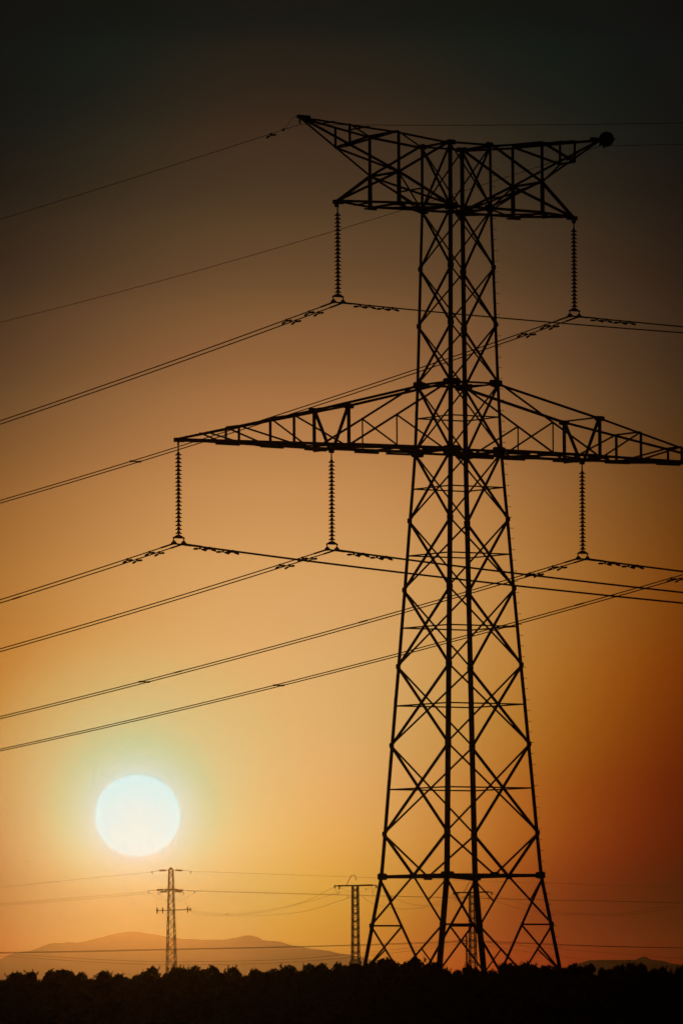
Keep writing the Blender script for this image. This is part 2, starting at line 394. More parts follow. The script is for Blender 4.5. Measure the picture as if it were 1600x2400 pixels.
def arm_member(parent, p, q, w, name='arm_brace'):
    p, q = V(p), V(q); d = (q - p).normalized()
    b = V((0, 0, 1)) if abs(d.z) < .9 else V((1, 0, 0))
    a = d.cross(b).normalized()
    w *= 1.45
    mb = MB(); mb.angle(p - (a + b) * w * .3, q - (a + b) * w * .3, a, b, w); return mb.build(name, M_STEEL, parent)
ZT = EYE
for sgn in (-1, 1):
    def P(u, w, z): return V((sgn * u, w, z + ZT))
    # ---- wide middle arm
    zb, zt_, ztip, UT, UK = 21.75, 24.462, 21.74, 13.0, 5.97
    sb_, st_ = 1.253, 1.17; kw = 1.2
    mb = MB()
    for w in (-1, 1):
        out_ = V((0, w, 0))
        tipb, tipt = P(UT, w * .06, ztip), P(UT, w * .06, ztip + .12)
        kb, kt = P(UK, w * kw, zb), P(UK, w * kw, 23.33)
        rb, rt = P(sb_, w * sb_, 21.78), P(st_, w * st_, zt_)
        mb.angle(rb, kb, -out_, Z3, .115, .016); mb.angle(kb, tipb, -out_, Z3, .10, .014)
        mb.angle(rt, kt, -out_, -Z3, .10, .014); mb.angle(kt, tipt, -out_, -Z3, .085, .012)
        for u, uw in ((10.5, .42), (8.23, .8), (5.97, 1.2), (3.5, 1.22), (2.0, 1.24)):       # cover plates under the bottom chord
            mb.bar(P(u - .55, w * uw, zb - .02), P(u + .55, w * uw * (.84 if u > 5 else 1), zb - .02), .10, .075)
        mb.plate(kt - Z3 * .05, U3, Z3, .5, .2, .014)
    mb.bar(P(UT - .25, 0, ztip + .03), P(UT + .16, 0, ztip + .03), .17, .16)
    mb.bar(P(UT - .9, 0, ztip + .02), P(UT - .2, 0, ztip + .03), .12, .11)
    mb.bar(P(UK, -kw, zb - .04), P(UK, kw, zb - .04), .10, .12); mb.bar(P(UK, -kw, 23.33), P(UK, kw, 23.33), .06, .06)
    mb.plate(P(UK, 0, zb - .09), U3, Z3, .26, .26, .02)
    arm = mb.build('cross_arm', M_STEEL, tower)
    def lerp(a, b_, t): return V(a).lerp(V(b_), t)
    for w in (-1, 1):
        kb, kt = P(UK, w * kw, zb), P(UK, w * kw, 23.33); tipb, tipt = P(UT, w * .06, ztip), P(UT, w * .06, ztip + .12)
        rb, rt = P(sb_, w * sb_, 21.78), P(st_, w * st_, zt_)
        tb = lambda t: lerp(kb, tipb, t)
        tt = lambda t: lerp(kt, tipt, t)
        t1, t2 = .325, .65
        arm_member(arm, kb, kt, .07, 'post'); arm_member(arm, tb(t1), tt(t1), .055, 'post'); arm_member(arm, tb(t2), tt(t2), .05, 'post')
        arm_member(arm, tt(t1), tb(.02), .05); arm_member(arm, tt(t2), tb(t1), .05)
        arm_member(arm, tt(.84), tb(t2), .045)
        arm_member(arm, kt, P(UK, w * .18, zb), .065)                       # V over the hanger
        # inner bay
        arm_member(arm, rt, kb, .06)
        md = lerp(rt, kb, .53); arm_member(arm, md, P(abs(md.x), md.y, zb), .045, 'post'); arm_member(arm, md, P(sb_ + .3, w * sb_, 21.8), .05)
    for t in (.325, .65):
        a1, a2 = P(UK + (UT - UK) * t, -kw * (1 - t), 0), P(UK + (UT - UK) * t, kw * (1 - t), 0)
        z1 = zb + ZT; z2 = (23.33 + (ztip + .12 - 23.33) * t) + ZT
        arm_member(arm, V((a1.x, a1.y, z1)), V((a2.x, a2.y, z1)), .05); arm_member(arm, V((a1.x, a1.y, z2)), V((a2.x, a2.y, z2)), .045)
    arm_member(arm, P(UK, -kw, zb), P(8.2, .81, zb), .05); arm_member(arm, P(8.2, -.81, zb), P(10.5, .42, zb), .05)
    arm_member(arm, P(UK, kw, zb - .03), P(8.2, -.81, zb - .03), .05); arm_member(arm, P(8.2, .81, zb - .03), P(10.5, -.42, zb - .03), .05)
    arm_member(arm, P(3.6, -1.22, zb), P(3.6, 1.22, zb), .05); arm_member(arm, P(1.25, -1.25, zb), P(3.6, 1.22, zb), .05)
    arm_member(arm, P(1.25, 1.25, zb - .03), P(3.6, -1.22, zb - .03), .05); arm_member(arm, P(3.6, 1.22, zb), P(UK, 0, zb), .05); arm_member(arm, P(3.6, -1.22, zb), P(UK, 0, zb), .05)
    # ---- short upper arm (carries one string) and the earth wire peak above it
    UN, sN, U2, UP = 3.42, 1.0, 5.37, (7.35 if sgn < 0 else 6.98)
    zl, zn, zm, zq = 31.30, 32.53, 34.12, 33.865
    tip = P(5.66, 0, 31.33); pk = P(UP, 0, 34.55)
    mb = MB()
    for w in (-1, 1):
        out_ = V((0, w, 0))
        mb.angle(P(1.0, w, zl + .02), P(UN, w, zl), -out_, Z3, .10, .014); mb.angle(P(UN, w, zl), tip + out_ * .05, -out_, Z3, .09, .013)
        mb.bar(P(UN - .3, w * 1.0, zl - .04), P(UN + .3, w * .93, zl - .04), .08, .06)
    mb.bar(tip - U3 * sgn * .3, tip + U3 * sgn * .14, .16, .15); mb.plate(tip - Z3 * .1, U3, Z3, .2, .22, .02)
    ua = mb.build('cross_arm', M_STEEL, tower)
    for w in (-1, 1):
        arm_member(ua, P(UN, w, zl), P(UN, w, zn), .085, 'post')
        arm_member(ua, tip, P(UN, w, zn), .07)
    arm_member(ua, P(UN, -1, zl), P(UN, 1, zl), .055); arm_member(ua, P(1.0, -1, zl), P(UN, 1, zl), .05); arm_member(ua, P(1.0, 1, zl - .04), P(UN, -1, zl - .04), .05)
    arm_member(ua, P(4.5, -.52, zl), P(UN, 1, zl), .045); arm_member(ua, P(4.5, .5, zl), P(4.5, -.5, zl), .045)
    mb = MB()
    for w in (-1, 1):
        out_ = V((0, w, 0))
        mb.angle(P(.997, w, zq), P(UN, w, zm), -out_, -Z3, .085, .012); mb.angle(P(UN, w, zm), pk + out_ * .05, -out_, -Z3, .075, .011)
        mb.angle(P(1.006, w, 31.40), P(UN, w, zn), -out_, Z3, .09, .012); mb.angle(P(UN, w, zn), pk + out_ * .05 - Z3 * .06, -out_, Z3, .08, .011)
    mb.bar(pk - U3 * sgn * .45, pk + U3 * sgn * .1, .14, .13)
    for u in (6.6, 6.0, 4.6): mb.plate(P(u, 0, 34.55 - (7.35 - u) * .1), U3, W3, .16, (7.35 - u) * .5, .03)
    mb.bar(pk - Z3 * .05, pk - Z3 * .27, .05, .05)                                            # earth wire clamp link
    pkb = mb.build('earth_wire_peak', M_STEEL, tower)
    z2b = zn + (34.49 - zn) * ((U2 - UN) / (7.35 - UN)); z2t = zm + (34.55 - zm) * ((U2 - UN) / (7.35 - UN))
    for w in (-1, 1):
        arm_member(pkb, P(UN, w, zn), P(UN, w, zm), .06, 'post'); arm_member(pkb, P(U2, w * .5, z2b), P(U2, w * .5, z2t), .05, 'post')
        arm_member(pkb, P(U2, w * .5, z2b), P(UN, w, zm), .06)
        arm_member(pkb, P(UN, w, zn), P(.997, w, zq), .06)
        arm_member(pkb, P(2.2, w, 31.98), P(1.0, w, zl), .045)
    arm_member(pkb, P(UN, -1, zn), P(UN, 1, zn), .06); arm_member(pkb, P(U2, -.5, z2b), P(U2, .5, z2b), .06); arm_member(pkb, P(UN, -1, zm), P(UN, 1, zm), .06)
    arm_member(pkb, P(U2, -.5, z2t), P(UN, 1, zm), .05); arm_member(pkb, P(UN, -1, zm), P(.997, 1, zq), .05)
    arm_member(pkb, P(U2, .5, z2b), P(UN, -1, zn), .06); arm_member(pkb, P(UN, 1, zn), P(1.0, -1, 31.4), .06)
    arm_member(pkb, P(2.2, 1, 31.98), P(2.2, -1, 31.98), .045); arm_member(pkb, P(UN, -1, zn), P(1.0, 1, 31.4), .05)

TM = Matrix.Rotation(TH, 4, 'Z')
def tw(u, w, z): return TM @ V((u, w, z))

# round marker ball at the end of the far peak
mb = MB(); mb.lathe([(max(1e-4, .3 * math.sin(math.pi * i / 24)), -.3 * math.cos(math.pi * i / 24)) for i in range(25)], n=40)
ball = mb.build('marker_ball', M_BALL, smooth=True); ball.location = tw(7.26, -.05, 34.58 + EYE)
tag(ball, 'dark round marker ball at the end of the peak arm away from the sun', 'marker ball')
mb = MB(); mb.lathe([(.302, -.02), (.315, -.02), (.315, .02), (.302, .02)], n=40); mb.bar((.30, 0, 0), (.36, 0, 0), .06, .05)
mb.build('flange', M_IRON, ball)
mb = MB(); mb.lathe([(.045, 0), (.045, .05), (.02, .08)], o=(-.1, -.05, -.36)); mb.build('clamp', M_IRON, ball)

# ------------------------------------------------------------------ insulator strings
def make_string():
    root = empty('insulator_string', (0, 0, 0), TH)
    mb = MB()
    mb.bar((0, 0, .05), (0, 0, -.10), .07, .03); mb.tube([(0, 0, -.08), (0, 0, -.16)], .022); mb.bar((0, 0, -.15), (0, 0, -.27), .025, .06)
    mb.tube([(0, 0, -.26), (0, 0, -.38)], .03, 8)
    mb.build('shackle', M_IRON, root)
    core = MB()
    for k in range(21):
        z = -.45 - .15 * k
        core.lathe([(.02, z + .088), (.044, z + .082), (.062, z + .055), (.066, z + .012), (.05, z - .004), (.032, z - .03), (.028, z - .064)], n=14)
    core.build('cap_and_pin_chain', M_IRON, root, True)
    dm = MB(); dm.lathe([(.05, .020), (.095, .012), (.128, -.004), (.136, -.016), (.132, -.024), (.115, -.018), (.10, -.034), (.085, -.018), (.07, -.034), (.05, -.012)], n=24)
    me = dm.mesh('glass_disc', M_GLASS, True)
    for k in range(21): link('glass_disc', me, root, (0, 0, -.45 - .15 * k))
    y = MB()
    y.prism((0, -.012, 0), (0, .012, 0), [(-.275, -3.66), (.275, -3.66), (.275, -3.63), (.07, -3.52), (-.07, -3.52), (-.275, -3.63)], V((1, 0, 0)), V((0, 0, 1)))
    y.tube([(0, 0, -3.44), (0, 0, -3.56)], .03, 8)
    y.build('yoke_plate', M_IRON, root)
    for sx in (-1, 1):
        c = MB(); x = sx * .22
        c.bar((x + sx * .02, 0, -3.63), (x, 0, -3.80), .035, .03)
        c.prism((x - .035, 0, 0), (x + .035, 0, 0), [(-.17, -3.845), (-.10, -3.80), (-.05, -3.77), (.05, -3.77), (.10, -3.80), (.17, -3.845), (.10, -3.90), (-.10, -3.90)], V((0, 1, 0)), V((0, 0, 1)))
        c.bar((x, -.07, -3.80), (x, -.07, -3.74), .02); c.bar((x, .07, -3.80), (x, .07, -3.74), .02)
        c.build('suspension_clamp', M_IRON, root)
    return root
STR = [(-5.62, 31.27, 'string of glass discs under the short upper arm on the sun side'),
       (5.66, 31.27, 'string of glass discs under the short upper arm on the marker ball side'),
       (-13.0, 21.66, 'string of glass discs at the tip of the wide middle arm on the sun side'),
       (-5.97, 21.64, 'string of glass discs halfway along the wide middle arm on the sun side'),
       (5.97, 21.64, 'string of glass discs halfway along the wide middle arm below the marker ball'),
       (13.0, 21.66, None)]
proto = make_string()
for i, (u, z, lab) in enumerate(STR):
    if lab is None: continue
    o = proto if i == 0 else copy_tree(proto)
    o.location = tw(u, 0, z + EYE)
    tag(o, lab, 'insulator', 'glass insulator strings of the big tower')

# ------------------------------------------------------------------ conductors and earth wires
DL = (math.sin(R(1.187)), math.cos(R(1.187))); DR = (-math.sin(R(-11.145)), -math.cos(R(-11.145)))
def wire_pt(u, z, s, pl, pr):
    if s >= 0: return tw(u + DL[0] * s, DL[1] * s, z - pl[0] * s + pl[1] * s * s + EYE)
    s = -s; return tw(u + DR[0] * s, DR[1] * s, z - pr[0] * s + pr[1] * s * s + EYE)
CL, CR = (.11687, .00036545), (.1463, .00057271)
def damper_mesh():
    mb = MB()
    mb.bar((0, 0, .03), (0, 0, -.085), .07, .05)
    mb.tube([(0, -.30, -.085), (0, -.12, -.07), (0, 0, -.065), (0, .12, -.07), (0, .30, -.085)], .014, 6)
    for s in (-1, 1): mb.tube([(0, s * .10, -.07), (0, s * .12, -.072), (0, s * .30, -.092), (0, s * .34, -.10)], [.024, .038, .042, .03], 8)
    return mb.mesh('vibration_damper', M_IRON)
DMP = damper_mesh()
sl_m = MB(); sl_m.tube([(0, -.34, 0), (0, -.3, 0), (0, .3, 0), (0, .34, 0)], [.02, .032, .032, .02], 8); SLV = sl_m.mesh('splice_sleeve', M_WIRE)
sp_m = MB(); sp_m.bar((0, 0, 0), (.44, 0, 0), .035, .05); sp_m.bar((0, -.08, 0), (0, .08, 0), .07, .07); sp_m.bar((.44, -.08, 0), (.44, .08, 0), .07, .07)
SPC = sp_m.mesh('spacer', M_IRON)
def conductor(u, z, pl, pr, rad, label, group, dampers=(), sleeves=(), spacer=None, ends=(318.0, 255.0), bell=True, name='conductor'):
    ss = sorted(set([-ends[1] * (k / 70) ** 1.5 for k in range(1, 71)] + [ends[0] * (k / 80) ** 1.5 for k in range(1, 81)] + [0, .25, -.25, .6, -.6, .9, -.9, 1.0, -1.0]))
    base = wire_pt(u, z, 0, pl, pr)
    pts = [wire_pt(u, z, s, pl, pr) - base for s in ss]
    rs = [rad * (1.55 if bell and abs(s) < .95 else 1.0) for s in ss]
    mb = MB(); mb.tube(pts, rs, 6)
    o = mb.build(name, M_WIRE, smooth=True); o.location = base
    tag(o, label, 'wire', group)
    def place(nm, me, s):
        a, b_ = wire_pt(u, z, s - .05, pl, pr), wire_pt(u, z, s + .05, pl, pr)
        d = (b_ - a).normalized(); side = d.cross(Z3).normalized(); upv = side.cross(d)
        c = link(nm, me, o); mt = Matrix((side, d, upv)).transposed().to_4x4(); mt.translation = wire_pt(u, z, s, pl, pr) - base
        c.matrix_local = mt
    for s in dampers: place('vibration_damper', DMP, s)
    for s in sleeves: place('splice_sleeve', SLV, s)
    if spacer: place('spacer', SPC, spacer)
    return o
PH = [(-5.6, 27.41, 'under the short upper arm on the sun side'), (5.68, 27.42, 'under the short upper arm on the marker ball side'),
      (-13.0, 17.80, "at the wide arm's pointed tip on the sun side"), (-5.97, 17.79, 'halfway along the wide arm on the sun side'),
      (5.97, 17.80, 'halfway along the wide arm below the marker ball'), (13.0, 17.80, 'beyond the frame edge, lowest pair above the sun')]
SLEEVE = {2: (12.66,), 4: (15.68, 30.32), 5: (10.0,)}
SPACE = {0: 33.6, 1: 33.69, 2: 33.6, 3: 33.6, 4: 33.48, 5: 33.56}
for i, (u, z, txt) in enumerate(PH):
    for j, sx in enumerate((-1, 1)):
        dam = (1.78, 3.42, -1.44, -2.69) if i != 5 else (1.78, 3.42)
        conductor(u + sx * .22, z, CL, CR, .022, ('upper' if j == 0 else 'lower') + ' twin wire ' + txt,
                  'twin conductors of the big tower', dam, SLEEVE.get(i, ()) if j == (0 if i in (5, 4) else 1) else (), SPACE[i] if j == 0 else None)
e1 = conductor(-7.35, 34.25, (.07, .000225), (.10, .0006), .011, 'thin earth wire from the bare peak tip nearer the sun', 'earth wires of the big tower', (2.1,), (), None, bell=False, name='earth_wire')
mb = MB(); bs = wire_pt(-7.35, 34.25, 0, (.07, .000225), (.1, .0006))
pa = tw(-7.42, 0, 34.5 + EYE) - bs; pb_ = wire_pt(-7.35, 34.25, 1.2, (.07, .000225), (.1, .0006)) - bs
mb.tube([pa.lerp(pb_, t) + Z3 * (.28 * math.sin(math.pi * min(1, t * 1.15)) * (1 - t)) for t in [k / 10 for k in range(11)]], .008, 6)
mb.bar(pb_ - Z3 * .05, pb_ + Z3 * .05, .07, .08)
mb.build('bonding_jumper', M_WIRE, e1, True)
conductor(7.02, 34.30, (.09, .000525), (.075, .000225), .011, 'thin earth wire from the peak that carries the marker ball', 'earth wires of the big tower', (2.1,), (), None, bell=False, name='earth_wire')

# ------------------------------------------------------------------ distant lattice pylons
def small_pylon(root, zs, ws, npan, legw, brw, stagger):
    """four-legged narrow mast: legs and one lattice per face; zs/ws profile of half widths"""
    def hw(z): return float(np.interp(z, zs, ws))
    cs = [(-1, -1), (1, -1), (1, 1), (-1, 1)]
    for c in cs:
        mb = MB()
        for a, b_ in zip(zs[:-1], zs[1:]):
            mb.angle((c[0] * hw(a), c[1] * hw(a), a), (c[0] * hw(b_), c[1] * hw(b_), b_), V((-c[0], 0, 0)), V((0, -c[1], 0)), legw)
        mb.build('leg', M_STEEL, root)
    z0, z1 = zs[0], zs[-1]
    for k in range(4):
        a, b_ = cs[k], cs[(k + 1) % 4]
        nn = V(((a[0] + b_[0]) / 2, (a[1] + b_[1]) / 2, 0))
        mb = MB(); hs = []
        zz = z0; step = (z1 - z0) / npan
        while zz < z1 - .2:
            t = min(z1, zz + step)
            def pt(c, z): return V((c[0] * hw(z), c[1] * hw(z), z)) - nn * .01
            sh = step * .42 if stagger and k >= 2 else 0.0          # the back face's crossings sit between the front's
            m0, m1 = min(z1, zz + step * .12 + sh), min(z1, zz + step * .90 + sh)
            if m1 - m0 > .3:
                mb.bar(pt(a, m0), pt(b_, m1), brw, brw); mb.bar(pt(b_, m0) - nn * brw * 1.3, pt(a, m1) - nn * brw * 1.3, brw, brw)
            if not stagger: mb.bar(pt(a, t) - nn * .03, pt(b_, t) - nn * .03, brw * 1.1, brw * 1.1)
            zz += step
        mb.build('face_lattice', M_STEEL, root)
    return hw

# pylon nearest the sun (in the haze)
P1D = 2600.0; P1S = P1D / 1100
b1 = at(401.3, 2133, P1D)
p1 = empty('lattice_pylon', (b1.x, b1.y, b1.z - 17.15 * P1S), R(14.5)); p1.scale = (P1S,) * 3
tag(p1, 'hazy orange lattice pylon standing right under the sun', 'pylon', 'small lattice pylons far behind the big tower')
hw1 = small_pylon(p1, [0, 11.6, 20.2, 23.3], [.95, .66, .43, .36], 12, .15, .085, True)
mb = MB(); mb.lathe([(.33, 0), (.36, .12), (.2, .3), (.06, .42)], o=(0, 0, 23.25), n=8); mb.build('peak_cap', M_STEEL, p1)
RZ = Matrix.Rotation(-R(14.5), 4, 'Z')
def lx(x, y, z): return RZ @ V((x, y, z))              # picture-parallel offset in the turned pylon's own frame
mb = MB(); mb.bar(lx(-.2, -1.5, 20.2), lx(.2, 1.5, 20.2), .2, .3); mb.bar(lx(-1.0, 0, 20.25), lx(1.0, 0, 20.25), .14, .28); mb.build('cross_arm', M_STEEL, p1)
mb = MB(); mb.bar(lx(-2.15, 0, 17.08), lx(3.0, 0, 17.22), .15, .15); mb.build('branch_arm', M_STEEL, p1)
def dead_end(x0, z0, sg, ln, nm='tension_insulator'):
    mb = MB()
    mb.tube([lx(x0, -.4, z0), lx(x0 + sg * .35, -.4, z0 - .02)], .035, 6)
    mb.tube([lx(x0 + sg * .3, -.4, z0 - .02), lx(x0 + sg * 1.35, -.4, z0 - .08)], .14, 8)
    mb.tube([lx(x0 + sg * 1.35, -.4, z0 - .08), lx(x0 + sg * ln, -.4, z0 - .2)], .035, 6)
    mb.tube([lx(x0 + sg * ln, -.4, z0 - .18), lx(x0 + sg * (ln - .22), -.4, z0 - .62)], .055, 6)
    mb.build(nm, M_IRON, p1, True)
dead_end(-.4, 23.2, -1, 2.55); dead_end(.35, 23.2, 1, 2.8); dead_end(-.8, 20.28, -1, 2.75); dead_end(.5, 20.2, 1, 3.2)
dead_end(-.25, 19.98, -1, 1.75); dead_end(.3, 20.0, 1, 1.75)
for x in (-2.12, -1.27, 2.5, 2.92):
    mb = MB(); h = .42 if x < 2.9 else .2
    mb.lathe([(.03, -h - .1), (.12, -h), (.09, -h * .6), (.14, -h * .3), (.13, .1), (.16, h * .4), (.09, h * .7), (.1, h), (.02, h + .06)], o=lx(x, 0, 17.1 + (x + 2.1) * .027), n=10)
    mb.build('cutout_insulator', M_IRON, p1, True)
mb = MB()
for (xa, za, xb, zb_, dip) in ((-3.3, 20.0, -.5, 18.6, .5), (-1.8, 19.8, -.4, 18.7, .4), (3.4, 19.8, .6, 18.6, .6), (1.8, 19.8, .6, 18.8, .3), (-2.3, 18.7, -2.12, 17.5, .05), (-1.5, 18.6, -1.27, 17.5, .05), (2.2, 18.6, 2.5, 17.6, .05)):
    mb.tube([lx(xa + (xb - xa) * t, -.42, za + (zb_ - za) * t - dip * 4 * t * (1 - t) * .7) for t in [k / 8 for k in range(9)]], .018, 5)
mb.build('jumper_wire', M_WIRE, p1, True)

def mv_pylon(px, py, depth, sc, label, first=None):
    b_ = at(px, py, depth)
    if first is not None:
        r = copy_tree(first)
    else:
        r = empty('crossarm_pylon')
        small_pylon(r, [0, 9.4, 15.5], [.58, .40, .35], 18, .13, .06, False)
        mb = MB(); mb.bar((-2.05, -.1, 15.54), (2.05, .08, 15.6), .14, .17); mb.bar((-2.35, -.1, 15.54), (2.38, .08, 15.6), .08, .09); mb.bar((.5, -.02, 15.62), (2.0, .06, 15.66), .10, .10)
        for x in (-2.32, 2.34): mb.bar((x, 0, 15.48), (x, 0, 15.68), .07, .07)
        mb.build('cross_arm', M_STEEL, r)
        mb = MB(); mb.tube([(-1.0, 0, 15.6), (-.4, 0, 16.72), (-.02, 0, 16.72), (.0, 0, 16.62), (.13, 0, 16.2), (.2, 0, 16.16)], .035, 6); mb.build('top_bracket', M_STEEL, r)
        for x in (-2.32, -1.82, 2.40):
            mb = MB()
            for k in range(3): mb.lathe([(.03, .045), (.09, .03), (.13, -.01), (.12, -.03), (.04, -.04)], o=(x, -.1, 15.6 - .06 - k * .11 if x > 2 or x < -2 else 15.45 - k * .11), n=12)
            mb.build('glass_insulator', M_CLEAR, r, True)
        mb = MB()
        for xa, xb, d in ((-2.3, -1.95, .95), (-1.85, -1.9, .95), (1.9, 2.0, .95), (2.3, 2.0, .8)):
            mb.tube([(xa + (xb - xa) * t, 0, 15.5 - d * t ** .8) for t in [k / 6 for k in range(7)]], .016, 5)
        for xa, xb in ((-1.7, -.4), (.5, 1.8)): mb.tube([(xa + (xb - xa) * t, .1, 15.35 - .55 * (t if xa < 0 else 1 - t)) for t in (0, .3, .6, 1)], .014, 5)
        mb.build('jumper_wire', M_WIRE, r, True)
    r.location = (b_.x, b_.y, b_.z - 15.57 * sc); r.scale = (sc, sc, sc); r.rotation_euler = (0, 0, R(15))
    tag(r, label, 'pylon', 'small lattice pylons far behind the big tower')
    return r
m1 = mv_pylon(832, 2075.5, 1200, 1.5, 'small dark pylon with one straight cross arm, in the open beside the big tower')
m2 = mv_pylon(1106, 2091.5, 1425, 1.65, 'small dark pylon with one straight cross arm, seen between the legs of the big tower', m1)

b_ = at(1092.6, 2192.6, 690)
pole = empty('utility_pole', (b_.x, b_.y, 0)); tag(pole, 'plain thin pole beside the small pylon seen between the big tower legs', 'pole')
mb = MB(); mb.tube([(0, 0, 0), (0, 0, 4), (0, 0, b_.z)], [.11, .095, .08], 10); mb.build('post', M_WOOD, pole, True)
mb = MB(); mb.bar((-.1, .1, b_.z - .45), (-.75, .5, b_.z - .45), .07, .09); mb.bar((-.1, .1, b_.z - .75), (-.35, .3, b_.z - .75), .06, .07)
mb.build('cross_arm', M_STEEL, pole)
for k, (x, y, dz) in enumerate(((-.7, .46, -.4), (-.32, .26, -.4), (0, 0, .0))):
    mb = MB(); mb.lathe([(.02, 0), (.02, .06), (.06, .07), (.07, .13), (.04, .17), (.055, .2), (.02, .24)], o=(x, y, b_.z + dz), n=10); mb.build('pin_insulator', M_IRON, pole, True)

# ------------------------------------------------------------------ distant wires
def far_wire(pts, rad, label, group, sag=0.0):
    """pts: (px, py, depth) a run of picture places with their depths; smoothly joined"""
    P3 = [at(*p) for p in pts]
    o0 = P3[0]; n = 40
    # chord-length parametrised Catmull-Rom through the points
    res = []
    Q = [P3[0] * 2 - P3[1]] + P3 + [P3[-1] * 2 - P3[-2]]
    for i in range(1, len(Q) - 2):
        for k in range(14):
            t = k / 14
            a, b_, c, d = Q[i - 1], Q[i], Q[i + 1], Q[i + 2]
            res.append(.5 * ((2 * b_) + (c - a) * t + (2 * a - 5 * b_ + 4 * c - d) * t * t + (3 * b_ - a - 3 * c + d) * t ** 3))
    res.append(P3[-1])
    mb = MB(); mb.tube([p - o0 for p in res], rad, 5)
    o = mb.build('overhead_wire', M_WIRE, smooth=True); o.location = o0
    tag(o, label, 'wire', group); return o
G = 'wires of the far lines'
far_wire([(451, 2042, 2600), (800, 2054.5, 2576), (1200, 2067, 2553), (1600, 2079, 2529), (2000, 2089, 2505)], 0.042, 'topmost far wire from the hazy pylon under the sun, passing behind the big tower', G)
far_wire([(459, 2087.5, 2600), (800, 2097, 2576), (1200, 2107, 2553), (1600, 2115.5, 2529), (2000, 2123, 2505)], 0.049, 'second far wire from the hazy pylon, crossing the small pylons just under their arms', G)
far_wire([(437, 2088.6, 2609), (800, 2098.2, 2586), (1200, 2107.6, 2562), (1600, 2115.8, 2539), (2000, 2122, 2515)], 0.042, 'far wire running almost on top of the one under the small pylon arms', G)
far_wire([(357, 2044, 2600), (182, 2061, 2553), (0, 2079.5, 2505), (-250, 2103, 2446)], 0.042, 'topmost wire running from the hazy pylon out past the near edge of the sun', G)
far_wire([(346, 2090, 2600), (200, 2102, 2553), (0, 2119, 2505), (-250, 2140, 2446)], 0.042, 'upper of two close wires from the hazy pylon to the frame edge', G)
far_wire([(372, 2092.5, 2609), (200, 2107, 2562), (0, 2123, 2510), (-250, 2142, 2453)], 0.042, 'lower of two close wires from the hazy pylon to the frame edge', G)
far_wire([(447, 2134, 2600), (490, 2139, 2413), (527, 2142, 2273), (590, 2138.5, 2040), (700, 2117, 1620), (785, 2078, 1214)], 0.026, 'uppermost of three sagging wires between the hazy pylon and the next small pylon', G)
far_wire([(450, 2137, 2605), (500, 2143, 2367), (560, 2144.5, 2157), (640, 2134, 1853), (720, 2114, 1550), (800, 2090, 1223)], 0.026, 'middle one of three sagging wires between the hazy pylon and the next small pylon', G)
far_wire([(446, 2141, 2595), (490, 2145, 2423), (590, 2146.6, 2040), (700, 2138, 1620), (800, 2110, 1228), (828, 2098, 1191)], 0.026, 'lowest of three sagging wires between the hazy pylon and the next small pylon', G)
far_wire([(881, 2077, 1200), (915, 2100, 1230), (952, 2116, 1268), (983, 2122, 1302), (1015, 2119, 1335), (1062, 2096, 1422)], 0.022, 'upper sagging wire strung between the two small pylons', G)
far_wire([(840, 2094, 1203), (872, 2117, 1222), (920, 2128, 1257), (951, 2130.5, 1282), (984, 2128, 1308), (1063, 2113, 1402), (1100, 2095, 1425)], 0.022, 'lower sagging wire strung between the two small pylons', G)
far_wire([(1152, 2091, 1425), (1172, 2101, 1440), (1230, 2119.5, 1478), (1290, 2134.5, 1515), (1370, 2141.5, 1568), (1480, 2137, 1635), (1700, 2095, 1770)], 0.025, 'upper sagging wire leaving the small pylon towards the dark side of the sky', G)
far_wire([(1112, 2096, 1425), (1170, 2114.6, 1440), (1224, 2132, 1478), (1295, 2141, 1518), (1340, 2144, 1552), (1490, 2142, 1642), (1720, 2100, 1778)], 0.025, 'lower sagging wire leaving the small pylon towards the dark side of the sky', G)
far_wire([(-200, 2233, 720), (0, 2232, 715), (200, 2229, 708), (388, 2224.5, 702), (600, 2220.5, 697), (800, 2215.5, 694), (1000, 2208.5, 691), (1092, 2204.5, 690), (1200, 2208.5, 689), (1400, 2217, 688), (1600, 2221.5, 687), (1850, 2224, 686)], 0.02, 'upper wire of the low close pair held by the thin pole across the hills', G)
far_wire([(-200, 2235, 722), (0, 2233.5, 716), (200, 2231, 709), (388, 2226.5, 703), (600, 2222, 698), (800, 2217, 695), (1000, 2211, 692), (1087, 2208, 690.5), (1200, 2210.5, 689.5), (1400, 2218, 688.5), (1600, 2221.8, 687.5), (1850, 2223, 686.5)], 0.018, 'lower wire of the low close pair held by the thin pole across the hills', G)
far_wire([(-120, 2226, 740), (30, 2236, 730), (220, 2248, 720), (400, 2254, 712), (640, 2250, 702), (800, 2238, 697), (1000, 2217, 692), (1088, 2206, 690.5), (1200, 2215, 689), (1300, 2224, 688), (1460, 2236, 686), (1600, 2246, 684), (1800, 2255, 682)], 0.013, 'faint sagging wire that dips lowest across the foot of the hills', G)
far_wire([(-120, 2232, 742), (40, 2243, 731), (250, 2256.5, 720), (430, 2261, 712), (640, 2257, 703), (800, 2246, 698), (1000, 2224, 693), (1089, 2212, 690.8), (1200, 2226, 689.5), (1320, 2243, 688.5), (1440, 2256, 687), (1700, 2275, 684)], 0.013, 'faintest lowest sagging wire just above the treetops', G)

